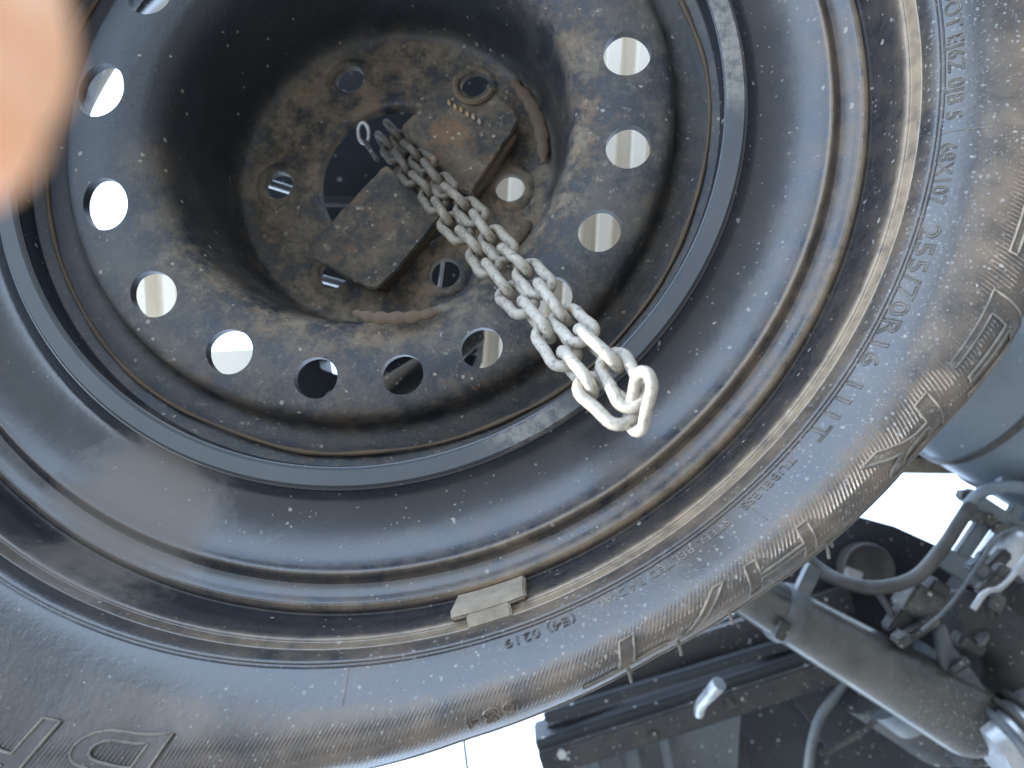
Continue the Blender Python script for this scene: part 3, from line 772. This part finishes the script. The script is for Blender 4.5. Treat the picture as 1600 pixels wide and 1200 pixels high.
hose('bent_rod', [(1520, 952, .57), (1540, 925, .57), (1562, 918, .57), (1585, 895, .57), (1610, 862, .57)], .0026, LIGHTST, 'bent pale rod at the right edge below the slotted bracket', 'rod')
hose('short_pin', [(1365, 918, .60), (1385, 945, .60), (1398, 970, .60)], .0030, BARE, 'short pale pin between the hose and the worn tube', 'pin')
# connector block
cb = thing('connector_block', 'brown square connector block with stub sitting above the worn tube', 'connector', at(1432, 940, .60))
def bx(name, u, v, a, b, dz, dep, mat, rot, par, label=None):
    d = .001
    ax = R @ Vector((math.cos(rot), math.sin(rot), 0)) * (a / F * dep); ay = R @ Vector((-math.sin(rot), math.cos(rot), 0)) * (b / F * dep)
    return link(name, box(name, at(u, v, dep), ax, ay, R @ Vector((0, 0, dz)), .0022), mat, par, smooth=40)
bx('block_body', 1436, 940, 29, 24, .012, .60, FIT, .55, cb); bx('block_stub', 1404, 968, 24, 13, .008, .60, DARKB, .6 + math.pi / 2, cb)
bx('block_neck', 1462, 918, 16, 12, .008, .60, DARKB, .6, cb); bx('block_clip', 1432, 985, 36, 8, .006, .585, FIT, -.55, cb); bx('block_clip', 1408, 998, 12, 8, .008, .58, FIT, -.55, cb)
bx('cable_clip', 1548, 905, 30, 8, .005, .575, FIT, -.85, cb); bx('cable_clip', 1530, 890, 12, 18, .006, .58, BARE, -.75, cb); bx('cable_clip', 1555, 880, 26, 10, .005, .59, FIT, -.8, cb)
# pale canister above the clips
cn = thing('pale_canister', 'pale rounded canister behind the clips at the right edge', 'canister', at(1580, 868, .62))
cone('canister_body', at(1562, 886, .62), at(1596, 848, .62), .021, .023, LIGHTST, cn, 28, endr=.012)
# knuckle plate with round opening
kn = thing('axle_knuckle', 'dark curved axle arm with a round opening beside the end of the worn tube', 'axle arm', at(1590, 1030, .64))
c0 = (1500, 1068); pts = []
for i in range(27):
    t = math.radians(-105 + 200 * i / 26); pts.append(at(c0[0] + 88 * math.cos(t), c0[1] + 92 * math.sin(t) - 10, .62))
link('arm_web', tube('arm_web', pts, [.026] * 27, 16), DARKB, kn, smooth=50)
bx('arm_plate', 1560, 945, 75, 38, .012, .65, DARKB, .62, kn); bx('arm_plate', 1640, 1000, 50, 90, .012, .65, DARK, .3, kn)
bx('arm_lug', 1512, 1005, 22, 11, .008, .60, FIT, .5, kn); bx('arm_lug', 1530, 995, 7, 12, .008, .595, BARE, .6, kn)
for u, v in ((1545, 965), (1560, 945), (1575, 988)):
    p = at(u, v, .60); link('arm_bolt', tube('arm_bolt', [p + R @ Vector((-.005, .006, 0)), p + R @ Vector((.004, -.006, .004))], .0058, 6), FIT, kn)
# ball joint bottom right
bj = thing('ball_joint', 'pale worn joint with rubber rings in the bottom right corner', 'joint', at(1580, 1160, .58))
ja, jb = at(1548, 1178, .57), at(1640, 1130, .57)
cone('joint_body', ja, jb, .026, .030, LIGHTST, bj, 36)
d = (jb - ja).normalized()
for q, rr in ((.28, .0345), (.5, .036), (.72, .036)):
    c0 = ja.lerp(jb, q); link('joint_ring', tube('joint_ring', [c0 - d * .003, c0 - d * .0015, c0 + d * .0015, c0 + d * .003], [rr - .003, rr, rr, rr - .003], 36), HOSE if q > .3 else BARE, bj, smooth=40)
# lower housing below the tube
hs = thing('axle_housing', 'dull blue-black rounded housing hanging below the worn tube', 'housing', at(1430, 1130, .68))
cone('housing_shell', at(1360, 1045, .70), at(1470, 1125, .70), .050, .046, DARKB, hs, 40, endr=.03)
cone('housing_rib', at(1400, 1060, .665), at(1440, 1088, .66), .045, .045, BARE, hs, 40)
# frame rails / leaf springs
def rail(name, a, b, wpx, dep, mat, label, cat, th=.012, bolts=()):
    p, q = at(*a, dep), at(*b, dep); d = (q - p).normalized(); sd = (R @ Vector((0, 0, 1))).cross(d).normalized()
    t = thing(name, label, cat, (p + q) / 2, group='stacked spring leaves')
    link('leaf_strip', box('leaf_strip', (p + q) / 2, (q - p) / 2, sd * (wpx / F * dep / 2), R @ Vector((0, 0, th / 2)), .002), mat, t, smooth=40)
    return t
rail('spring_leaf', (845, 1092), (1330, 935), 44, .70, DARKB, 'uppermost dark spring leaf running behind the tyre edge', 'spring leaf')
rail('spring_leaf', (850, 1120), (1330, 975), 16, .68, DARK, 'second spring leaf from the tyre, narrow and dark', 'spring leaf')
rail('spring_leaf', (856, 1142), (1345, 1000), 20, .685, DARKB, 'third spring leaf from the tyre, with dusty edge', 'spring leaf')
rail('spring_leaf', (850, 1160), (1345, 1015), 14, .70, DARK, 'narrowest spring leaf just above the broad frame flange', 'spring leaf')
fr = thing('frame_flange', 'broad dusty frame flange across the bottom, carrying a pale bent tab', 'frame rail', at(1090, 1130, .66))
p, q = at(846, 1192, .665), at(1330, 1035, .665); d = (q - p).normalized(); sd = (R @ Vector((0, 0, 1))).cross(d).normalized()
link('flange_strip', box('flange_strip', (p + q) / 2, (q - p) / 2, sd * .0125, R @ Vector((0, 0, .008)), .002), DARKB, fr, smooth=40)
link('web_strip', box('web_strip', (p + q) / 2 - sd * .016 + R @ Vector((0, 0, .02)), (q - p) / 2, sd * .006, R @ Vector((0, 0, .02)), .002), DARK, fr, smooth=40)
link('bent_tab', tube('bent_tab', curve3([at(1092, 1116, .645), at(1096, 1100, .635), at(1110, 1084, .62), at(1124, 1068, .61)], 5), [.0045, .005, .0052, .0055, .0055, .0055, .0055, .0055, .0055, .006, .006, .0062, .0066, .0066, .0066, .0066], 12), LIGHTST, fr, smooth=60)
for u, v in ((878, 1180), (1140, 1102), (1020, 1150)):
    p = at(u, v, .655); link('flange_bolt', tube('flange_bolt', [p, p + R @ Vector((0, 0, .006))], .005, 6), LIGHTST if u == 878 else FIT, fr)
# body panels below the frame
bp = thing('inner_body_panel', 'grey ribbed inner body panel along the bottom edge below the frame flange', 'panel', at(1050, 1200, .80))
link('panel_sheet', slab('panel_sheet', [at(u, v, .80) for u, v in ((900, 1168), (1100, 1096), (1160, 1080), (1150, 1260), (840, 1260), (850, 1205))], .01), GREY, bp)
for u, wd in ((925, 9), (985, 12), (1040, 8)):
    p, q = at(u - 8, 1120, .795), at(u + 26, 1300, .77); d = (q - p).normalized(); sd = (R @ Vector((0, 0, 1))).cross(d).normalized()
    link('panel_rib', box('panel_rib', (p + q) / 2, (q - p) / 2, sd * (wd / F * .78), R @ Vector((0, 0, .006)), .003), GREY if u != 985 else BARE, bp, smooth=40)
wl = thing('wheel_arch_liner', 'dark wheel arch liner filling the bottom right behind the cables', 'liner', at(1250, 1150, .90))
link('liner_sheet', slab('liner_sheet', [at(u, v, .90) for u, v in ((900, 1080), (1150, 960), (1420, 900), (1800, 900), (1800, 1400), (880, 1400), (870, 1205), (1100, 1120))], .01), DARK, wl)
link('liner_fold', slab('liner_fold', [at(u, v, .84) for u, v in ((1128, 1110), (1150, 1100), (1180, 1230), (1150, 1260))], .012), DARKB, wl)
link('liner_fold', slab('liner_fold', [at(u, v, .86) for u, v in ((1155, 1100), (1290, 1060), (1250, 1260), (1185, 1260))], .012), DARK, wl)
link('liner_fold', slab('liner_fold', [at(u, v, .83) for u, v in ((1340, 1090), (1380, 1080), (1330, 1200), (1290, 1200))], .01), DARKB, wl)
# ================================================================== fingertip
fg = thing('fingertip', 'out-of-focus sunlit fingertip in front of the lens at the upper left corner', 'finger', at(-170, 20, .036))
ctrl = [(at(-142, 150, .030), .0052), (at(-150, 70, .031), .0068), (at(-190, -10, .033), .0082), (at(-230, -40, .036), .0086), (at(-380, -150, .036), .0084), (at(-560, -250, .034), .0088), (at(-700, -350, .030), .0094), (at(-900, -420, .020), .0096)]
pp = curve3([c[0] for c in ctrl], 6); rr = []
for i in range(len(ctrl) - 1):
    for s in range(6): rr.append(ctrl[i][1] + (ctrl[i + 1][1] - ctrl[i][1]) * s / 6)
rr.append(ctrl[-1][1])
d0 = (pp[0] - pp[1]).normalized(); tipp = []; tipr = []
for i in range(7, 0, -1):
    t = i / 7 * math.pi / 2 * .98; tipp.append(pp[0] + d0 * .0054 * math.sin(t)); tipr.append(.0052 * math.cos(t))
link('finger', tube('finger', tipp + pp, tipr + rr, 28), SKIN, fg, smooth=80)
nm = lathe('fingernail', smoothprof([(.1, -2.0), (2.5, -1.8), (4.6, -1.1), (5.4, -.3)], 3) + [(5.2, .4), (.1, -1.2)], 24)
nm.transform(Matrix.Diagonal((1.25, 1, 1, 1)))
nn = link('fingernail', nm, NAIL, fg, smooth=60)
nn.location = (at(-190, 8, .036) + R @ Vector((0, -.0004, .0066))) - Vector(fg['_o'])
# helper data used only while building
for o in list(bpy.data.objects):
    if '_o' in o.keys(): del o['_o']
